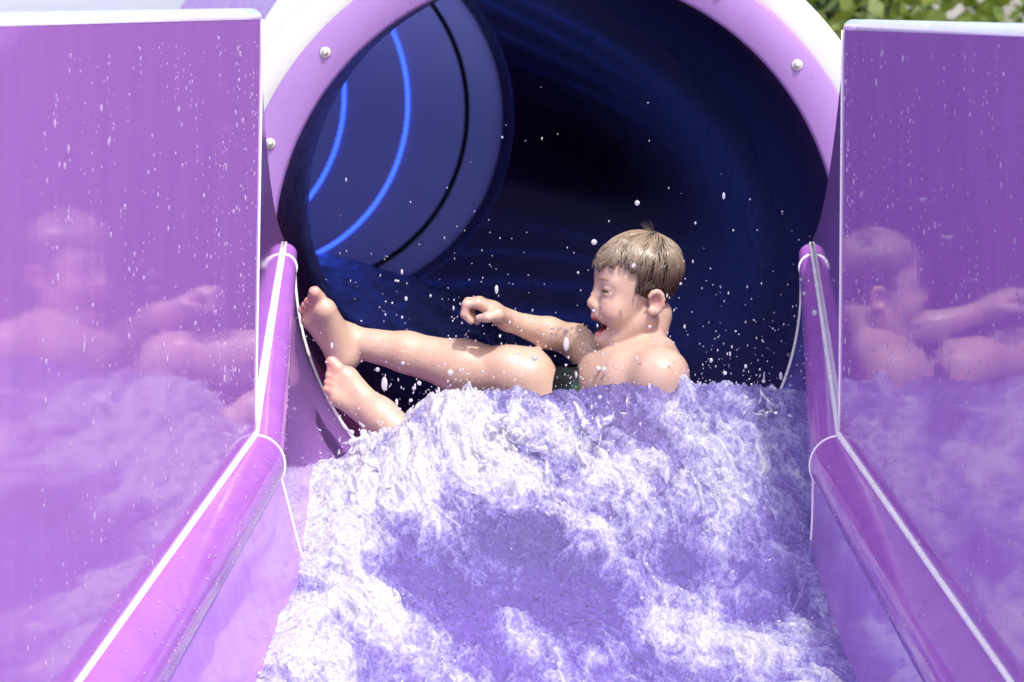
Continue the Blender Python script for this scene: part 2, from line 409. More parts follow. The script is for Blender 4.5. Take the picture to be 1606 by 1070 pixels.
# ------------------------------------------------------------------ tall splash walls
ZT = 1.452
def splash_wall(sd):
    sg = 1 if sd == 'r' else -1
    root = empty('splash_wall'); root.location = (0, 0, 0)
    def X(Y): q = st(Y); return q['xr'] if sd == 'r' else q['xl']
    Ys = list(np.linspace(YJ, YN, 24)); zt = ZT if sd == 'r' else ZT + .018
    rb, th = .019, .07
    lean = 0.0 if sd == 'r' else -.016
    def xx(Y, z): return X(Y) + lean*max(0, (z - st(Y)['zr'])/.7)*(-1)*1.0
    mb = MB(); rows = []
    for Y in Ys:
        z0 = st(Y)['zr'] - .15
        rows.append([(xx(Y, z), Y, z) for z in np.linspace(z0, zt - rb, 14)])
    mb.grid(rows)
    # far end return and outer face
    mb.grid([[(xx(YJ, z) + sg*o, YJ + .0, z) for z in np.linspace(st(YJ)['zr'] - .15, zt - rb, 14)] for o in (0, th)])
    mb.grid([[(xx(Y, z) + sg*th, Y, z) for z in (0.0, zt - rb)] for Y in Ys])
    mb.grid([[(xx(YN, z) + sg*o, YN, z) for z in (0.0, zt - rb)] for o in (0, th)])
    mb.build('panel', M['wall'], root)
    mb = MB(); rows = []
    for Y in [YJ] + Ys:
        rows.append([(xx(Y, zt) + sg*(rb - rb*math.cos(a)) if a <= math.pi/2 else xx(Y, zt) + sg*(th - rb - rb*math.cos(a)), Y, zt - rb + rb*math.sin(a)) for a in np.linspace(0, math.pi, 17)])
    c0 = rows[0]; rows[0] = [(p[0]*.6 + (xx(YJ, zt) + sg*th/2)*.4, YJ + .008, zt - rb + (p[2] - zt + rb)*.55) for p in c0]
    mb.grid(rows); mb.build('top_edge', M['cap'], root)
    # gusset running back to the tunnel mouth
    mb = MB()
    rows = []
    for i in range(13):
        s = i/12; Y = YJ + s*(-.012 - YJ); q = st(Y); ztop = (zt - .05)*(1-s) + (q['zr'] + .012)*s
        rows.append([(xx(Y, z)*(1-s) + X(Y)*s + sg*.002, Y + .002, z) for z in np.linspace(q['zr'] - .03, ztop, 10)])
    mb.grid(rows); mb.grid([[(p[0] + sg*.012, p[1], p[2]) for p in r] for r in rows]); mb.grid([[r[-1], (r[-1][0] + sg*.012, r[-1][1], r[-1][2])] for r in rows])
    mb.build('gusset', M['wall'], root)
    mb = MB(); mb.tube([(xx(YJ, z) - sg*.001, YJ, z) for z in np.linspace(st(YJ)['zr'], zt - rb, 14)], .0021, 8); mb.build('edge_bead', M['trim'], root)
    tag(root, 'tall wet purple splash wall mirroring the boy, beside ' + ('the green garden' if sd == 'r' else 'his bare feet'), 'wall', 'splash walls along the channel')
    return xx
wx = {sd: splash_wall(sd) for sd in 'lr'}

# ------------------------------------------------------------------ signed-distance modelling
class SDF:
    def __init__(s, lo, hi, h):
        s.lo = np.array(lo, float); s.h = h
        s.n = np.ceil((np.array(hi) - s.lo)/h).astype(int) + 1
        s.d = np.full(s.n, .2, np.float32)
        s.ax = [(s.lo[i] + h*np.arange(s.n[i])).astype(np.float32) for i in range(3)]
    def _box(s, lo, hi):
        a = np.clip(np.floor((np.array(lo) - s.lo)/s.h).astype(int), 0, s.n); b = np.clip(np.ceil((np.array(hi) - s.lo)/s.h).astype(int) + 1, 0, s.n)
        sl = tuple(slice(a[i], b[i]) for i in range(3))
        return sl, np.ix_(*[s.ax[i][a[i]:b[i]] for i in range(3)])
    def _apply(s, sl, d, k, op):
        o = s.d[sl]
        if op == 'add':
            h = np.maximum(k - np.abs(o - d), 0)/k if k > 0 else 0
            s.d[sl] = np.minimum(o, d) - h*h*k*.25
        elif op == 'sub':
            d = -d; h = np.maximum(k - np.abs(o - d), 0)/k
            s.d[sl] = np.maximum(o, d) + h*h*k*.25
    def cone(s, a, b, ra, rb, k=.02, op='add'):
        a, b = np.array(a, float), np.array(b, float); m_ = max(ra, rb) + k + .025
        sl, (x, y, z) = s._box(np.minimum(a, b) - m_, np.maximum(a, b) + m_)
        v = b - a; L = v @ v + 1e-12
        t = np.clip(((x-a[0])*v[0] + (y-a[1])*v[1] + (z-a[2])*v[2])/L, 0, 1)
        d = np.sqrt((x-a[0]-t*v[0])**2 + (y-a[1]-t*v[1])**2 + (z-a[2]-t*v[2])**2) - (ra + (rb-ra)*t)
        s._apply(sl, d, k, op)
    def ell(s, c, r, axes=None, k=.02, op='add'):
        c = np.array(c, float); r = np.array(r, float); A = np.eye(3) if axes is None else np.array(axes)
        m_ = r.max() + k + .025
        sl, (x, y, z) = s._box(c - m_, c + m_)
        p = [(x-c[0])*A[i, 0] + (y-c[1])*A[i, 1] + (z-c[2])*A[i, 2] for i in range(3)]
        k0 = np.sqrt(sum((p[i]/r[i])**2 for i in range(3))); k1 = np.sqrt(sum((p[i]/r[i]**2)**2 for i in range(3))) + 1e-9
        s._apply(sl, k0*(k0-1)/k1, k, op)
    def mesh(s):
        """naive surface nets"""
        d = s.d; inside = d < 0
        n = np.array(d.shape) - 1
        cnt = np.zeros(n, np.int8)
        for i in (0, 1):
            for j in (0, 1):
                for k in (0, 1): cnt += inside[i:i+n[0], j:j+n[1], k:k+n[2]]
        cells = np.argwhere((cnt > 0) & (cnt < 8))
        idx = -np.ones(n, np.int32); idx[tuple(cells.T)] = np.arange(len(cells))
        acc = np.zeros((len(cells), 3)); num = np.zeros(len(cells))
        cor = [(i, j, k) for i in (0, 1) for j in (0, 1) for k in (0, 1)]
        val = {c: d[tuple((cells + c).T)] for c in cor}
        for c in cor:
            for ax in range(3):
                if c[ax] == 0:
                    e = list(c); e[ax] = 1; e = tuple(e)
                    va, vb = val[c], val[e]; m_ = (va < 0) != (vb < 0)
                    t = np.where(m_, va/(va - vb + 1e-12), 0)
                    p = np.tile(np.array(c, float), (len(cells), 1)); p[:, ax] = t
                    acc += np.where(m_[:, None], p, 0); num += m_
        verts = s.lo + s.h*(cells + acc/num[:, None])
        faces = []
        for ax in range(3):
            a2, a3 = (ax+1) % 3, (ax+2) % 3
            sl0 = [slice(None)]*3; sl1 = [slice(None)]*3; sl0[ax] = slice(0, -1); sl1[ax] = slice(1, None)
            e = inside[tuple(sl0)] != inside[tuple(sl1)]
            E = np.argwhere(e); E = E[(E[:, a2] > 0) & (E[:, a3] > 0) & (E[:, a2] < n[a2]) & (E[:, a3] < n[a3])]
            o2 = np.zeros(3, int); o2[a2] = 1; o3 = np.zeros(3, int); o3[a3] = 1
            q = np.stack([idx[tuple((E - o2 - o3).T)], idx[tuple((E - o3).T)], idx[tuple(E.T)], idx[tuple((E - o2).T)]], 1)
            flip = inside[tuple(E.T)]
            q[~flip] = q[~flip][:, ::-1]
            faces.append(q)
        return verts, np.concatenate(faces)
def smooth_verts(v, f, it=2, lam=.5):
    e = np.concatenate([f[:, [0, 1]], f[:, [1, 2]], f[:, [2, 3]], f[:, [3, 0]]]); e = np.concatenate([e, e[:, ::-1]])
    deg = np.bincount(e[:, 0], minlength=len(v))[:, None]
    for k in range(it):
        for lm in (lam, -lam*1.04):
            a = np.stack([np.bincount(e[:, 0], weights=v[e[:, 1], i], minlength=len(v)) for i in range(3)], 1)/deg
            v = v + lm*(a - v)
    return v
def set_tone(me, col):
    a = me.color_attributes.new('tone', 'FLOAT_COLOR', 'POINT')
    a.data.foreach_set('color', np.c_[col, np.ones(len(col))].astype(np.float32).ravel())

# ------------------------------------------------------------------ the boy
YB = -.20
boy = empty('person'); tag(boy, 'laughing child with wet fair hair and dark swim shorts, legs stretched towards the wall', 'person')
sd_ = SDF((-.53, -.42, .44), (.27, .12, 1.12), .0023)
hc = P(1000, 455, YB + .02)
hy, hp, hr = R(13), R(4), R(0)
F = np.array([-math.cos(hy), -math.sin(hy), 0.]); L = np.array([math.sin(hy), -math.cos(hy), 0.]); U = np.cross(F, L)
F, U = F*math.cos(hp) + U*math.sin(hp), U*math.cos(hp) - F*math.sin(hp)
AX = np.array([F, L, U]); HS = .985
def H(f, l_, u): return hc + HS*(F*f + L*l_ + U*u)
TA = R(22); AX2 = np.array([F*math.cos(TA) - U*math.sin(TA), L, U*math.cos(TA) + F*math.sin(TA)])
def tilt(d): return np.array([d[0]*math.cos(TA) + d[2]*math.sin(TA), d[1], d[2]*math.cos(TA) - d[0]*math.sin(TA)])
def hell(c, r, k=.01, op='add'): sd_.ell(H(*c), np.array(r)*HS, AX, k*HS, op)
def hcone(a, b, ra, rb, k=.01, op='add'): sd_.cone(H(*a), H(*b), ra*HS, rb*HS, k*HS, op)
# torso
p_ = lambda px, py, dy=0: P(px, py, YB + dy)
shN, shF = p_(1032, 588, -.115), p_(944, 574, .115)
neck0, neck1 = H(-.030, 0, -.045), (shN + shF)/2 + np.array([.016, .004, .012])
tb = np.array([math.cos(R(25))*-1, -math.sin(R(25)), 0]); tl = np.array([math.sin(R(25)), -math.cos(R(25)), 0]); tu = np.array([0, 0, 1.])
chest = p_(985, 630, 0); belly = p_(968, 720, .0); pelvis = p_(950, 780, .01)
sd_.ell(chest, (.076, .108, .097), (tb, tl, tu), .03)
sd_.ell(belly, (.068, .10, .11), (tb, tl, tu), .04)
sd_.ell(pelvis, (.078, .105, .075), (tb, tl, tu), .04)
sd_.cone(shN, shF, .034, .035, .06)
sd_.cone(p_(1036, 552, -.03), p_(1046, 584, -.10), .029, .033, .03)
sd_.ell(chest + tb*.035 + tl*.045 + tu*.035, (.034, .05, .045), (tb, tl, tu), .05)
sd_.ell(chest + tb*.035 - tl*.045 + tu*.035, (.034, .05, .045), (tb, tl, tu), .05)
sd_.cone(neck0, neck1, .038, .040, .016)
sd_.cone(neck1 + tu*.004 + np.array([.012, 0, 0]), shN + np.array([.004, 0, .004]), .037, .036, .03); sd_.cone(neck1 - tu*.005, shF, .034, .028, .03)
# near arm: down into the water, forearm forward under the surface
elN = p_(1052, 745, -.13); wrN = p_(955, 760, -.15)
sd_.cone(shN + np.array([.002, 0, -.012]), elN, .037, .032, .04); sd_.cone(elN, wrN, .033, .023, .015)
# far arm: stretched out over the water
elF = p_(902, 535, .13); wrF = p_(797, 503, .05)
sd_.cone(shF, elF, .039, .031, .02)
sd_.cone(elF, (elF*.6 + wrF*.4), .030, .0285, .012); sd_.cone(elF*.6 + wrF*.4, wrF, .0285, .0185, .012)
kn = p_(748, 474, .03)
sd_.cone(wrF, p_(772, 488, .04), .0185, .019, .012)
for i in range(4):
    o = np.array([0, -.026 + .0155*i, 0]); dz = (0, -3, -1, 4)[i]
    k0 = p_(750 + i, 474 + dz*.5, .03) + o
    k1 = p_(732 + 2*i, 476 + dz, .03) + o*1.05; k2 = p_(729 + 3*i, 491 + dz, .03) + o*1.02; k3 = p_(739 + 3*i, 502 + dz, .03) + o
    sd_.cone(p_(775, 488, .04) + o*.75, k0, .013, .0098, .009)
    sd_.cone(k0, k1, .0095, .0084, .004); sd_.cone(k1, k2, .0083, .0076, .003); sd_.cone(k2, k3, .0075, .0064, .003)
t0, t1, t2 = p_(780, 494, .0), p_(764, 498, -.010), p_(752, 499, -.004)
sd_.cone(p_(790, 498, .03), t0, .015, .012, .01); sd_.cone(t0, t1, .0115, .0092, .006); sd_.cone(t1, t2, .009, .0072, .004)
# near hand (under water)
for i in range(5): sd_.cone(wrN, wrN + np.array([-.075 + .006*abs(i-2), -.03 + .015*i, -.01]), .014, .007, .006)
# legs
hipF, hipN = pelvis - tl*.055 + np.array([-.01, 0, .0]), pelvis + tl*.055
knF, anF = p_(800, 584, .05), p_(541, 534, .13)
sd_.cone(hipF, knF + np.array([.03, 0, -.012]), .068, .047, .03)
sd_.cone(knF + np.array([.035, .0, -.008]), knF, .046, .042, .03)
mid = knF*.62 + anF*.38
sd_.cone(knF, knF*.72 + anF*.28 + np.array([0, 0, -.008]), .042, .049, .02); sd_.cone(knF*.72 + anF*.28 + np.array([0, 0, -.008]), knF*.38 + anF*.62, .049, .037, .02)
sd_.cone(knF*.38 + anF*.62, anF, .037, .0275, .015)
sd_.ell(knF + np.array([-.012, -.008, .022]), (.03, .026, .02), None, .02)
knN, anN = p_(700, 745, -.14), p_(596, 652, -.10)
sd_.cone(hipN, knN, .068, .048, .03); sd_.cone(knN, knN*.6 + anN*.4, .046, .044, .02); sd_.cone(knN*.6 + anN*.4, anN, .044, .028, .015)
toe_pts = []
def foot(an, t, s, out, L_=.165):
    """t toe direction, s towards the sole, out = towards the little toe"""
    t = np.array(t, float); t /= np.linalg.norm(t); s = np.array(s, float); s -= t*(s @ t); s /= np.linalg.norm(s)
    lt = np.cross(t, s)*out
    q = L_/.165
    heel = an + s*.030*q - t*.022*q
    sd_.cone(an, heel, .028*q, .025*q, .02)
    ball_b, ball_l = an + t*.088*q + s*.040*q - lt*.019*q, an + t*.076*q + s*.042*q + lt*.022*q
    sd_.cone(heel, ball_l, .024*q, .0155*q, .02); sd_.cone(an + s*.006, ball_b, .026*q, .019*q, .025)
    sd_.cone(heel, ball_b, .024*q, .018*q, .015); sd_.cone(ball_b, ball_l, .0175*q, .014*q, .012)
    for i in range(5):
        f = i/4; b0 = ball_b*(1-f) + ball_l*f + t*.006
        ln = (.036, .031, .028, .024, .020)[i]*q; r = (.0128, .0092, .0088, .0085, .0085)[i]*q
        m0 = b0 + t*ln*.55 - s*.002; e0 = b0 + t*ln + s*.005 - lt*.001*(2-i)
        sd_.cone(b0, m0, r*1.05, r, .006); sd_.cone(m0, e0, r, r*.95, .002); toe_pts.append(e0)
foot(anF, (-.40, -.25, .86), (-.40, -.85, -.45), -1, .158)
foot(anN, (-.66, -.20, .72), (-.35, .8, -.2), 1, .155)
# head
sd_.ell(H(.000, 0, .034), np.array((.0775, .067, .065))*HS, AX2, .01)
hell((.026, 0, -.020), (.050, .056, .068), .03)
hcone((.055, -.009, -.092), (.055, .009, -.092), .0150, .0150, .010)
for s in (-1, 1):
    hcone((-.014, s*.047, -.048), (.040, s*.020, -.088), .017, .0140, .012)
    hell((.050, s*.031, -.040), (.024, .024, .026), None or .02)
    hcone((.0655, s*.010, .017), (.055, s*.040, .014), .011, .010, .012)
    hell((.079, s*.030, -.002), (.013, .013, .0070), .010, 'sub')
    hell((.0610, s*.031, .0015), (.0125, .0150, .0058), .005)
    hell((.0615, s*.031, -.0085), (.0125, .0150, .0062), .005)
hell((.050, 0, .045), (.030, .045, .035), .02)
hcone((.070, 0, .008), (.0835, 0, -.026), .0085, .0095, .012)
hell((.0830, 0, -.030), (.0110, .0105, .0090), .006)
for s in (-1, 1): hell((.077, s*.0105, -.034), (.010, .0065, .0070), .005)
hell((.070, 0, -.052), (.014, .022, .017), .012)
hell((.083, 0, -.0685), (.041, .0250, .0160), .003, 'sub')          # open mouth
hell((.046, 0, -.076), (.020, .015, .006), .004, 'add')
hcone((.0785, 0, -.0535), (.066, .019, -.060), .0058, .004, .005); hcone((.0785, 0, -.0535), (.066, -.019, -.060), .0058, .004, .005)
hcone((.0690, 0, -.0845), (.054, .022, -.075), .0050, .0036, .004); hcone((.0690, 0, -.0845), (.054, -.022, -.075), .0050, .0036, .004)
hell((.064, 0, -.097), (.012, .017, .010), .008)
for s in (-1, 1):                                                # ears
    ex, eu = -.017, -.016
    for i in range(10):
        a0, a1 = R(-120 + 27*i), R(-120 + 27*(i+1))
        q0 = (ex - math.cos(a0)*-.0 + .0135*-math.cos(a0), s*(.0725 + .004*math.sin(a0)), eu + .0195*math.sin(a0))
        q1 = (ex + .0135*-math.cos(a1), s*(.0725 + .004*math.sin(a1)), eu + .0195*math.sin(a1))
        hcone(q0, q1, .0048, .0048, .003)
    hell((ex, s*.0655, eu), (.0118, .006, .0175), .006)
    hell((ex + .005, s*.070, eu - .0175), (.007, .005, .008), .004)
    hell((ex + .002, s*.0765, eu + .001), (.0072, .0062, .0125), .003, 'sub')
v, f = sd_.mesh(); v = smooth_verts(v, f, 2)
body_me = mesh_from('body', v, f)
# skin tone (pigment: lips, cheeks, ears, toes, fingers)
tone = np.tile(np.array([.53, .365, .285]), (len(v), 1))
def dab(c, r, col, s=1.0):
    global tone
    w_ = np.exp(-(((v - np.array(c))/np.array(r))**2).sum(1))[:, None]*s
    tone = tone*(1 - w_) + np.array(col)*w_
pink = (.54, .30, .24)
for s in (-1, 1):
    dab(H(.055, s*.040, -.035), .022, pink, .55); dab(H(-.017, s*.074, -.014), (.018, .012, .018), (.62, .28, .24), .6)
dab(H(.086, 0, -.03), .012, pink, .5)
for t in toe_pts: dab(t, .015, (.60, .27, .22), .6)
dab(p_(738, 492, .03), .03, pink, .5); dab(knF + np.array([-.01, -.03, .02]), .035, pink, .3)
dab(elN, .03, pink, .3)
lo = (v - hc) @ AX.T/HS
def mask_ell(c, r): return (((lo - np.array(c))/np.array(r))**2).sum(1)
mi = mask_ell((.070, 0, -.0685), (.035, .0240, .0146)) < 1.0
lip = (mask_ell((.078, 0, -.055), (.012, .018, .006)) < 1) | (mask_ell((.068, 0, -.084), (.014, .018, .0055)) < 1)
tone[lip] = (.62, .24, .22); tone[mi] = (.26, .03, .035)
# faded wash-off marks on the forearm
for k in range(16):
    c = p_(862 + 42*random.random(), 512 + 18*random.random(), .10); d2 = ((v[:, 0]-c[0])**2 + (v[:, 2]-c[2])**2)
    sel = (d2 < (.0022 + .002*random.random())**2) & (v[:, 1] > -.18) & (v[:, 0] < .06)
    tone[sel] = tone[sel]*.45 + np.array([.16, .17, .22])*.55
set_tone(body_me, tone)
link('body', body_me, M['skin'], boy)
# eyes, teeth, brows
def ellmesh(name, c, r, mt, axes=AX, parent=boy, n=16):
    mb = MB(); rows = []
    for i in range(n//2 + 1):
        a = math.pi*i/(n//2); rows.append([np.array(c) + (axes[0]*math.sin(a)*math.cos(b_)*r[0] + axes[1]*math.sin(a)*math.sin(b_)*r[1] + axes[2]*math.cos(a)*r[2]) for b_ in np.linspace(0, 2*math.pi, n, endpoint=False)])
    mb.grid(rows, True); return mb.build(name, mt, parent)
for s in (-1, 1):
    ellmesh('eye', H(.0635, s*.0315, -.0035), np.array((.0128, .0132, .0030))*HS, M['eye'])
    mb = MB(); mb.tube([H(.0800, s*.012, .0165), H(.0775, s*.026, .0195), H(.0690, s*.040, .0185), H(.0610, s*.049, .0145)], [.0012, .0021, .0018, .0007], 6); mb.build('eyebrow', M['brow'], boy)
    mb = MB(); mb.tube([H(.0745, s*.0185, -.0040), H(.0756, s*.027, -.0028), H(.0732, s*.036, -.0032), H(.0655, s*.0460, -.0058)], [.0007, .0014, .0013, .0006], 6); mb.build('eyelash', M['eye'], boy)
mb = MB(); mb.tube([H(.062, -.014, -.0592), H(.0705, -.007, -.0588), H(.0725, 0, -.0585), H(.0705, .007, -.0588), H(.062, .014, -.0592)], .0032, 8); mb.build('teeth', M['tooth'], boy)
# hair: a close cap plus combed wet locks flowing from the crown
hs = SDF(hc - .16, hc + .16, .0024)
hell2 = lambda c, r, k=.01, op='add': hs.ell(H(*c), np.array(r)*HS, AX, k, op)
hs.ell(H(.002, 0, .0355), np.array((.0835, .0715, .0705))*HS, AX2, .01)
X_, Y_, Z_ = np.meshgrid(*hs.ax, indexing='ij')
lf = ((X_-hc[0])*F[0] + (Y_-hc[1])*F[1] + (Z_-hc[2])*F[2])/HS; ll = ((X_-hc[0])*L[0] + (Y_-hc[1])*L[1] + (Z_-hc[2])*L[2])/HS; lu = ((X_-hc[0])*U[0] + (Y_-hc[1])*U[1] + (Z_-hc[2])*U[2])/HS
HLF = [-.12, -.075, -.045, -.036, -.028, -.014, -.006, .010, .016, .030, .052, .068, .10]
HLU = [-.050, -.050, -.042, -.014, .006, .008, -.002, .004, .034, .048, .055, .056, .056]
hl = np.interp(lf, HLF, HLU)
reg = (hl - lu)*.8*HS + .002*np.sin(lf*900)*.5
hs.d = np.maximum(hs.d, reg.astype(np.float32)); del X_, Y_, Z_, lf, ll, lu, hl, reg
hv, hf = hs.mesh(); hv = smooth_verts(hv, hf, 2)
hb = MB(); cols = []
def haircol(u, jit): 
    t = np.clip((u - .028)/.05, 0, 1)  # sheen on top of the head painted in: colour lightens with height
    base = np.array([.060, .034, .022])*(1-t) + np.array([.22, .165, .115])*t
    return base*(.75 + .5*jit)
hme = mesh_from('hair', hv, hf)
ul = ((hv - hc) @ U)/HS
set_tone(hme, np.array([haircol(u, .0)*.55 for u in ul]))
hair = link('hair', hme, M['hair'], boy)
cen = np.array([.002, 0, .0355]); rad = np.array([.0855, .0735, .0725])
crown = np.array([-.62, .12, .80]); crown /= np.linalg.norm(crown)
e1 = np.cross(crown, [0, 1, 0]); e1 /= np.linalg.norm(e1); e2 = np.cross(crown, e1)
sv, sf, sc = [], [], []
def strand(pts, r0, col):
    n_ = len(pts); b_ = len(sv)
    for i, p in enumerate(pts):
        t = pts[min(i+1, n_-1)] - pts[max(i-1, 0)]; t = t/np.linalg.norm(t)
        nrm = p - hc; nrm = nrm/np.linalg.norm(nrm); sd2 = np.cross(t, nrm)
        r = r0*(1 - (i/(n_-1))**3*.85)*(.5 + .5*min(1, i/1.5))
        sv.extend([p + sd2*r, p + nrm*r*1.1, p - sd2*r]); sc.extend([col[i]]*3)
    for i in range(n_-1):
        for k in range(3):
            sf.append((b_ + i*3 + k, b_ + i*3 + (k+1) % 3, b_ + (i+1)*3 + (k+1) % 3, b_ + (i+1)*3 + k))
def lim_at(f): return np.interp(f, HLF, HLU)
def scalp(pa, az, lift):
    d = crown*math.cos(pa) + (e1*math.cos(az) + e2*math.sin(az))*math.sin(pa)
    return cen + tilt(d*rad)*lift
for k in range(330):
    az0 = random.random()*2*math.pi; p0 = math.acos(1 - random.random()*1.5); ln = .38 + .45*random.random(); tw = random.gauss(.10, .12)
    drop = .002 + (.026*random.random()**1.6); cj = random.random(); lift0 = 1 + .035*random.random()
    # where this lock ends: its own length, or a little past the hairline
    pe = p0 + ln
    for t in np.linspace(0, 1, 15):
        q = scalp(p0 + ln*t, az0 + tw*t, lift0)
        if q[2] < lim_at(q[0]) - (drop if q[0] > .012 else .35*drop): pe = p0 + ln*t; break
    if pe - p0 < .10: continue
    for m_ in range(11):
        ja, jp = random.gauss(0, .085)/max(.35, math.sin(p0) + .1), random.gauss(0, .07); jit = random.random(); pts = []; col = []
        for i in range(9):
            t = i/8; conv = (1 - t)**.8
            q = scalp(p0 + (pe - p0)*t + jp*conv, az0 + tw*t + ja*(.12 + .88*conv), lift0 + .004*jit + .010*math.sin(t*3))
            if q[0] > .03 and q[2] < .05: q = q + np.array([.002, 0, 0])
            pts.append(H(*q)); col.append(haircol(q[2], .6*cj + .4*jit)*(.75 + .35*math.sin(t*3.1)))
        strand(pts, .0009 + .0007*random.random(), col)
for k in range(60):                                   # short damp hair down the nape and in front of the ear
    nape = k < 42; a2 = R(180 + random.uniform(-62, 62)) if nape else R(random.uniform(78, 92))*random.choice((-1, 1))
    u0 = -.018 if nape else .012; ln = .012 + .022*random.random() if nape else .010 + .012*random.random(); pts = []
    for i in range(5):
        t = i/4; u = u0 - ln*t; kk = .70 - .12*t if nape else .88
        pts.append(H(cen[0] + rad[0]*kk*math.cos(a2) + (.008*t if nape else .006), rad[1]*(kk + (.0 if nape else .10))*math.sin(a2), u))
    strand(pts, .0018, [haircol(.0, random.random())]*5)
for k in range(26):                                   # tuft at the crown
    a = np.array([-.022 + .016*random.random(), .010*random.gauss(0, 1), .106]); dd = np.array([.25*random.gauss(0, 1) + .25, .3*random.gauss(0, 1), 1.]); dd /= np.linalg.norm(dd)
    ln = .010 + .016*random.random()
    strand([H(*(a + dd*ln*s + np.array([.004, 0, 0])*s*s)) for s in np.linspace(0, 1, 5)], .0008, [haircol(.06, .2)]*5)
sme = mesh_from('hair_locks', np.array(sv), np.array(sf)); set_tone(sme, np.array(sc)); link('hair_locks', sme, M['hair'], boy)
# swim shorts
ss = SDF(pelvis - .24, pelvis + .24, .005)
ss.ell(pelvis + tu*.005, (.086, .112, .075), (tb, tl, tu), .02)
ss.cone(hipF, p_(902, 616, .05), .079, .058, .03); ss.cone(hipN, hipN*.5 + knN*.5, .077, .064, .03)
cv, cf = ss.mesh(); cv = smooth_verts(cv, cf, 2)
link('swim_shorts', mesh_from('swim_shorts', cv, cf), M['cloth'], boy)

# ------------------------------------------------------------------ foaming water in the channel
def base_z(X, Y):
    z = .470 + .05*np.clip((Y + .67)/.6, 0, 1) - .29*np.clip(-.67 - Y, 0, 9)
    back = np.clip((Y + .05)/.25, 0, 1); z = z + .012*back
    lat = .55 + .45/(1 + np.exp(-(X + .27)/.05)); lat = lat*(1 - .10*np.exp(-((X-.02)/.1)**2)*0)
    dy = Y + .345
    hump = np.where(dy > 0, np.exp(-(dy/.16)**2), np.exp(-(np.abs(dy)/.27)**1.6))
    return z + .284*hump*lat + .03*np.exp(-((np.abs(X) - .42)/.10)**2)*np.exp(-((Y + .85)/.25)**2)
def surf_hit(px, py):
    a = P(px, py, 0); d = a - CAM; lo_, hi_ = .72, 1.02
    for t in np.linspace(lo_, hi_, 600):
        p = CAM + d*t
        if p[2] < base_z(p[0], p[1]): return p
    return CAM + d*hi_
NX, NY = 470, 1000
us = np.linspace(-1, 1, NX); Ys = np.concatenate([np.linspace(-1.9, -1.2, 140)[:-1], np.linspace(-1.2, .0, 780), np.linspace(.0, .30, 82)[1:]])
def inner_x(Y, sd):
    q = st(min(Y, 0)); z = float(base_z(np.float64(.4 if sd == 'r' else -.4), np.float64(Y))) + .01
    s = section(min(Y, -.004), sd)[NB-1:]
    for i in range(len(s)-1):
        if s[i].z >= z >= s[i+1].z:
            return abs(s[i].x + (s[i+1].x - s[i].x)*(s[i].z - z)/(s[i].z - s[i+1].z + 1e-9))
    return abs(s[0].x)
hr_ = np.array([inner_x(y, 'r') for y in Ys[::10]]); hl_ = np.array([inner_x(y, 'l') for y in Ys[::10]])
hr_ = np.interp(Ys, Ys[::10], hr_) + .004; hl_ = np.interp(Ys, Ys[::10], hl_) + .004
UU, YY = np.meshgrid(us, Ys)
XX = np.where(UU > 0, UU*hr_[:, None], UU*hl_[:, None])
blobs = [(600,730,150,55,.95),(540,725,70,40,.5),(840,680,130,55,1.5),(850,750,90,50,.7),(760,700,80,40,.5),(930,800,80,60,.75),(985,900,70,70,.7),(1040,960,90,40,.5),
         (1130,720,130,90,.5),(1150,830,110,80,.5),(1100,640,120,40,.3),(1190,990,170,70,.7),(1050,1040,150,40,.5),(450,960,130,70,.8),(400,890,70,60,.75),(520,1020,110,50,.6),
         (480,800,60,60,.35),(680,660,130,25,.3),(900,640,150,25,.2)]
holes = [(1000,640,110,26,.4),(900,618,70,12,.4),(690,640,60,16,.5),(690,860,160,60,.55),(800,940,130,50,.5),(640,930,90,40,.4),(1000,670,80,25,.35),(620,1050,80,30,.3),(880,750,40,25,.2),(1085,890,50,20,.4)]
foamf = np.full(XX.shape, .13)
for L_, sg in ((blobs, 1), (holes, -1)):
    for px, py, rx, ry, s in L_:
        c = surf_hit(px, py); a = surf_hit(px + rx, py); b_ = surf_hit(px, py - ry)
        dx = abs(a[0] - c[0]) + .01; dy = abs(b_[1] - c[1]) + .015
        foamf += sg*s*np.exp(-((XX - c[0])/dx)**2 - ((YY - c[1])/dy)**2)
sk = XX + .45*YY                                      # the flow runs a little across the channel
O = XX*0
ax_ = sk + .10*fbm(XX*4, YY*3, O + 5.1, 3); ay_ = YY + .10*fbm(XX*4, YY*3, O + 9.4, 3)
wx_ = ax_ + .030*fbm(ax_*14, ay_*9, O + 1.7, 3); wy_ = ay_ + .030*fbm(ax_*14, ay_*9, O + 6.2, 3)
big = fbm(wx_*8, wy_*4.5, O + 2.2, 4)
rid = fbm(wx_*17, wy_*8, O + .7, 4, .5, True)
fine = fbm(wx_*34, wy_*17, O + 4.4, 4, .55, True); fine2 = fbm(wx_*90 + .8*fine, wy_*48, O + 8.4, 4, .6, True)
lay = np.tanh(foamf*.9)
foamf = lay*.75 + .62*big + .20*(rid - .25)
foam_shade = .62*lay + .74*big + .28*(rid - .25) + .17*(fine - .2) + .11*(fine2 - .2) - .125  # foam cover plus painted crevice shade: fine relief whitens ridges, darkens hollows
act = np.clip(foamf, .05, 1.0)
near_tube = np.clip((.18 - YY)/.25, .12, 1)
edge = np.clip((1 - np.abs(UU))/.12, .25, 1)
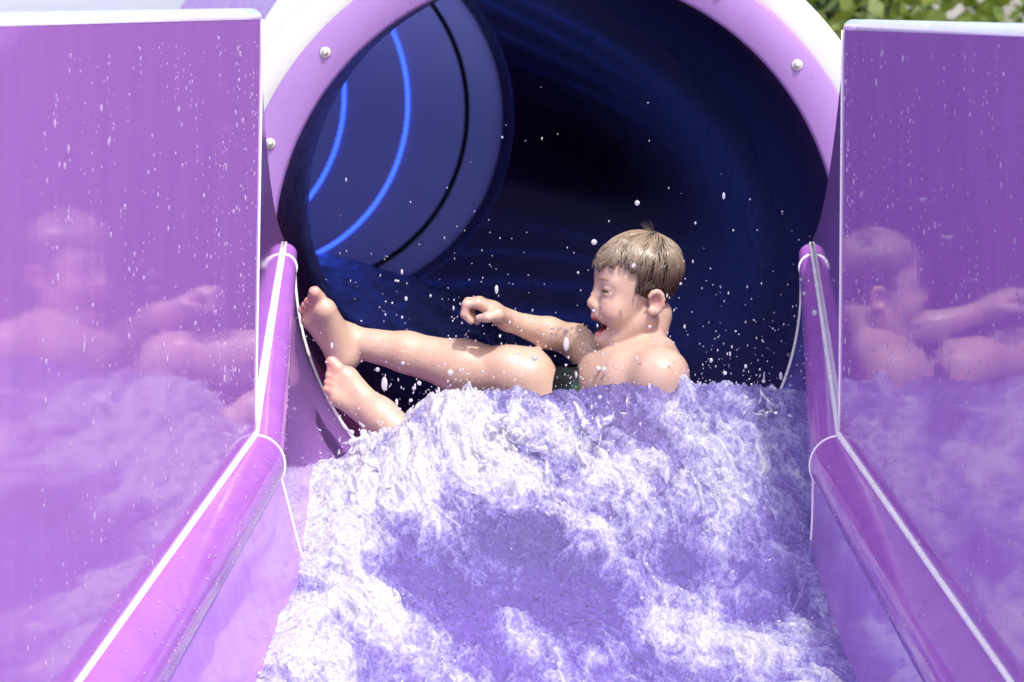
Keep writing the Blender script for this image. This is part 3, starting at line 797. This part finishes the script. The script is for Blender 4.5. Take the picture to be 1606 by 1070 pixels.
ZZ = base_z(XX, YY) + (.030*fbm(wx_*4.2, wy_*3.0, O + 1.1, 3) + .026*act*big + .020*(rid - .25)*(.55 + .6*act) + .011*(.50 + act)*(fine - .2) + .0046*(.38 + act)*(fine2 - .2)
      + (.020*fbm(XX*13, YY*12, O + 7.3, 4, .55) + .010*fbm(XX*40, YY*36, O + 3.3, 3, .6, True))*np.exp(-((YY + .33)/.13)**2)) * near_tube * edge
XD = XX + .012*act*fbm(XX*20, YY*16, ZZ*20 + 31, 2)*edge; YD = YY - .02*act*np.clip(rid, 0, 1) + .012*fbm(XX*20, YY*16, ZZ*20 + 57, 2)*act
vv = np.stack([XD, YD, ZZ], -1).reshape(-1, 3)
ii = np.arange(NX*NY).reshape(NY, NX)
ff = np.stack([ii[:-1, :-1], ii[:-1, 1:], ii[1:, 1:], ii[1:, :-1]], -1).reshape(-1, 4)
wme = mesh_from('water', vv, ff)
a = wme.attributes.new('foam', 'FLOAT', 'POINT'); a.data.foreach_set('value', np.clip(foam_shade*near_tube**.3, 0, 1.2).astype(np.float32).ravel())
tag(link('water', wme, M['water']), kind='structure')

# ------------------------------------------------------------------ splashes and droplets
ICO = None
def ico(sub=1):
    t = (1 + 5**.5)/2
    v_ = [(-1,t,0),(1,t,0),(-1,-t,0),(1,-t,0),(0,-1,t),(0,1,t),(0,-1,-t),(0,1,-t),(t,0,-1),(t,0,1),(-t,0,-1),(-t,0,1)]
    f_ = [(0,11,5),(0,5,1),(0,1,7),(0,7,10),(0,10,11),(1,5,9),(5,11,4),(11,10,2),(10,7,6),(7,1,8),(3,9,4),(3,4,2),(3,2,6),(3,6,8),(3,8,9),(4,9,5),(2,4,11),(6,2,10),(8,6,7),(9,8,1)]
    v_ = [np.array(x)/np.linalg.norm(x) for x in v_]
    for _ in range(sub):
        nf = []; mid_ = {}
        def md(a_, b_):
            k = (min(a_, b_), max(a_, b_))
            if k not in mid_: q = v_[a_] + v_[b_]; v_.append(q/np.linalg.norm(q)); mid_[k] = len(v_) - 1
            return mid_[k]
        for a_, b_, c_ in f_:
            x, y, z = md(a_, b_), md(b_, c_), md(c_, a_); nf += [(a_, x, z), (b_, y, x), (c_, z, y), (x, y, z)]
        f_ = nf
    return np.array(v_), np.array(f_)
def scatter(name, pos, scl, sub, mt, label, cat):
    bv, bf = ico(sub); pos = np.array(pos); scl = np.array(scl)
    v_ = (bv[None]*scl[:, None, :] + pos[:, None, :]).reshape(-1, 3)
    f_ = (bf[None] + (np.arange(len(pos))*len(bv))[:, None, None]).reshape(-1, 3)
    o = link(name, mesh_from(name, v_, f_), mt); tag(o, label, cat, kind='stuff'); return o
# thrown lumps of foam
sp = SDF((-.46, -.75, .5), (.47, -.1, .92), .004)
def plume(px, py, tx, ty, r, n_=14, spread=.02):
    c = surf_hit(px, py); e = P(tx, ty, c[1]) ; 
    for i in range(n_):
        s = random.random(); p = c + (e - c)*s + rng.normal(size=3)*1.5*spread*(1 - .4*s); p[1] -= .01
        q = p + rng.normal(size=3)*.012 + np.array([0, 0, .008])
        rr = .5*r*(.35 + .65*random.random())*(1 - .5*s); sp.cone(p, q, rr, rr*.5, .012)
for a_ in ((575,712,578,682,.018,22,.016),(545,735,560,715,.016,16,.03),(640,690,650,660,.011,16,.02),(700,665,705,632,.008,14,.02),(830,700,822,650,.013,26,.02),(800,690,780,668,.009,12,.016),
           (880,690,900,668,.012,18,.02),(940,700,955,650,.010,16,.018),(985,680,960,640,.006,12,.012),(1160,640,1165,605,.010,20,.03),(1210,650,1215,622,.010,18,.018),(760,740,770,722,.014,18,.03),(1080,690,1090,660,.008,12,.03),
           (860,740,850,720,.014,16,.03)):
    plume(*a_)
# ligaments: thin twisting threads of water
for a_ in ((787,690,786,580),(745,680,770,640),(960,690,975,628),(700,660,640,655),(905,490,922,478)):
    p = P(a_[0], a_[1], -.36); q = P(a_[2], a_[3], -.36)
    for i in range(10):
        s0, s1 = i/10, (i+1)/10; wv = lambda s: np.array([.006*math.sin(s*9), .004*math.cos(s*7), 0])
        sp.cone(p + (q-p)*s0 + wv(s0), p + (q-p)*s1 + wv(s1), .0028*(1.2-s0), .0028*(1.2-s1), .004)
lv, lf_ = sp.mesh()
nz = fbm(lv[:, 0]*60, lv[:, 1]*60, lv[:, 2]*60, 3); lv = smooth_verts(lv, lf_, 1); lv += np.c_[nz, fbm(lv[:, 0]*60+9, lv[:, 1]*60, lv[:, 2]*60, 3), nz*.6]*.004
spm = mesh_from('splash', lv, lf_); a = spm.attributes.new('foam', 'FLOAT', 'POINT'); a.data.foreach_set('value', np.clip(.62 + .6*nz, 0, 1).astype(np.float32))
tag(link('splash', spm, M['drop']), 'white foam lumps thrown up around the sitting child', 'splash', kind='stuff')
# spray in the air
pos, scl = [], []
while len(pos) < 1900:
    x = random.uniform(-.46, .46); y = random.uniform(-.65, .15); hgt = random.expovariate(1/.10)
    z = float(base_z(np.float64(x), np.float64(y))) + .005 + hgt
    if z > 1.35 or (x + .011)**2 + (z - TZ)**2 > .47**2: continue
    r = min(.0055, .0004 + random.paretovariate(1.7)*.00035); pos.append((x, y, z)); scl.append((r, r, r*random.choice((1, 1, 1.3, 2.4))))
scatter('spray', pos, scl, 1, M['drop'], 'fine white water droplets flying in front of the dark tunnel', 'spray')
pos, scl = [], []
cand = np.flatnonzero((v[:, 2] > .76) & (v[:, 1] < .1))
nrm_ = np.zeros((len(v), 3)); fn = np.cross(v[f[:, 1]] - v[f[:, 0]], v[f[:, 2]] - v[f[:, 0]])
for c_ in range(4): np.add.at(nrm_, f[:, c_], fn)
nrm_ /= np.linalg.norm(nrm_, axis=1)[:, None] + 1e-12
for k in rng.choice(cand, 420):
    r = min(.0019, .0005 + random.expovariate(1/.0004)); pos.append(v[k] + nrm_[k]*r*.15); scl.append((r, r, r*(1 + random.random())))
scatter('skin_drops', pos, scl, 1, M['walldrop'], 'clear beads of water on the skin of the child', 'drops')
# beads of froth riding on the foam
pos, scl = [], []
fl = np.clip(foamf*near_tube**.3, 0, 1).ravel(); cand = np.flatnonzero((fl > .45) & (vv[:, 1] > -1.5) & (vv[:, 1] < .0))
for k in rng.choice(cand, 5000):
    r = min(.003, .0005 + random.expovariate(1/.0005)); p = vv[k] + np.array([0, -.3*r, .6*r + (random.random()**6)*.03]); pos.append(p); scl.append((r, r, r))
scatter('froth', pos, scl, 1, M['drop'], 'small beads of froth riding on the foaming water', 'froth')
# drips clinging to the splash walls
pos, scl = [], []
for sd, sg in (('l', -1), ('r', 1)):
    for k in range(520):
        Y = YJ - .02 - random.random()**1.4*1.1; z0 = st(Y)['zr']
        col_ = random.random() < .45; z = z0 + .03 + random.random()*(ZT - z0 - .06)
        for j in range(random.randint(1, 4) if col_ else 1):
            zz = z - j*.018*(.6 + random.random()); r = min(.0026, .0006 + random.expovariate(1/.0005))
            if zz < z0 + .01: continue
            yy = Y + random.gauss(0, .004); pos.append((wx[sd](yy, zz) - sg*r*.25, yy, zz)); scl.append((r*.5, r*.9, r*(1.2 + 1.6*random.random())))
for sd, sg in (('l', -1), ('r', 1)):                   # and running down the rims
    for k in range(420):
        Y = YJ + .35 - random.random()*1.35; q = section(Y, sd); i = random.randint(2, NB-4); p = q[i]*(1-.5) + q[i+1]*.5
        r = .0006 + random.expovariate(1/.0005); r = min(r, .002); pos.append((p.x - sg*r*.1, p.y, p.z + r*.2)); scl.append((r*.8, r*(1 + 3*random.random()), r*.8))
scatter('wall_drips', pos, scl, 1, M['walldrop'], 'clear drips of water clinging to the purple splash walls and rims', 'drips')

# ------------------------------------------------------------------ background garden and wall
mb = MB()
def box(mb, x0, x1, y0, y1, z0, z1):
    mb.add([(x0,y0,z0),(x1,y0,z0),(x1,y1,z0),(x0,y1,z0),(x0,y0,z1),(x1,y0,z1),(x1,y1,z1),(x0,y1,z1)], [(0,3,2,1),(4,5,6,7),(0,1,5,4),(1,2,6,5),(2,3,7,6),(3,0,4,7)])
bw = empty('boundary_wall', (0, 0, 0)); tag(bw, 'pale rendered wall behind the curving purple tunnel', 'wall')
mb = MB(); box(mb, -14, .2, 15, 15.3, 0, 2.6); mb.build('rendered_face', M['render'], bw, False)
mb = MB(); box(mb, -14.05, .25, 14.95, 15.35, 2.603, 2.7); mb.build('coping', M['white'], bw, False)
def shrub(name, x, y, h, rx, nl, lm, ls, label, strap=False):
    root = empty(name, (x, y, 0)); mb = MB(); tips = []
    for i in range(7):
        a = random.random()*6.28; e = Vector((math.cos(a)*rx*.5*random.random(), math.sin(a)*rx*.5*random.random(), h*(.55 + .3*random.random())))
        mb.tube([Vector((0, 0, 0)), e*.5 + Vector((.03, .02, .05)), e], [.03, .02, .008], 6); tips.append(e)
    mb.build('stem', M['bark'], root)
    V_, F_ = [], []
    clumps = [(random.gauss(0, .42)*rx, random.gauss(0, .42)*rx, h*(.12 + .86*random.random()), .10 + .16*random.random()) for _ in range(34)]
    for k in range(nl):
        cx, cy, cz, cr = random.choice(clumps)
        if strap:
            a = random.random()*6.28; el = R(25 + 55*random.random()); ln = ls*(2 + 2*random.random())
            p = Vector((cx, cy, max(.02, cz - .3))); d = Vector((math.cos(a)*math.cos(el), math.sin(a)*math.cos(el), math.sin(el))); sdv = Vector((-math.sin(a), math.cos(a), 0))*ls*.16
            b_ = len(V_); m_ = p + d*ln*.55; e = p + d*ln - Vector((0, 0, ln*.25)); V_ += [p - sdv*.6, p + sdv*.6, m_ + sdv, m_ - sdv, e]; F_ += [(b_, b_+1, b_+2, b_+3), (b_+3, b_+2, b_+4, b_+4)]
        else:
            p = Vector((cx + random.gauss(0, cr), cy + random.gauss(0, cr), max(.05, cz + random.gauss(0, cr*.8))))
            d = Vector((random.gauss(0, 1), random.gauss(0, 1), random.gauss(.2, .8))).normalized(); q = d.orthogonal().normalized(); q.rotate(Matrix.Rotation(random.random()*6.28, 3, d))
            s = ls*(.6 + .8*random.random()); b_ = len(V_); V_ += [p, p + d*s*.5 + q*s*.28, p + d*s, p + d*s*.5 - q*s*.28]; F_ += [(b_, b_+1, b_+2, b_+3)]
    me = bpy.data.meshes.new('crown'); me.from_pydata([tuple(x) for x in V_], [], [tuple(dict.fromkeys(q)) for q in F_]); me.update()
    link('foliage', me, lm, root); tag(root, label, 'shrub', 'garden shrubs beyond the slide'); return root
shrub('garden_shrub', 1.55, 9.6, 1.55, .55, 1900, M['leaf2'], .11, 'low yellow-green leafy shrub hard by the white tunnel collar')
shrub('garden_shrub', 2.5, 9.8, 1.48, .55, 1900, M['leaf2'], .105, 'low yellow-green leafy shrub just over the purple splash wall')
shrub('garden_shrub', 1.5, 12.2, 2.7, .8, 5000, M['leaf1'], .10, 'tall dark green shrub behind the yellow-green one by the collar')
shrub('garden_shrub', 2.9, 11.6, 2.6, .8, 700, M['leaf3'], .22, 'tall olive shrub with long strap leaves behind the splash wall', True)
shrub('garden_shrub', 3.9, 12.6, 2.8, .9, 5000, M['leaf1'], .10, 'broad dark green shrub at the far edge of the strap-leaved one')
shrub('garden_shrub', 4.6, 10.4, 1.7, .7, 3500, M['leaf2'], .08, 'wide yellow-green shrub at the outer end of the garden')
g_ = empty('garden_wall', (0, 0, 0)); tag(g_, 'weathered grey concrete garden wall behind the shrubs', 'wall')
mb = MB(); box(mb, .6, 14, 15.4, 15.7, 0, 2.4); mb.build('wall_face', M['concrete'], g_, False)
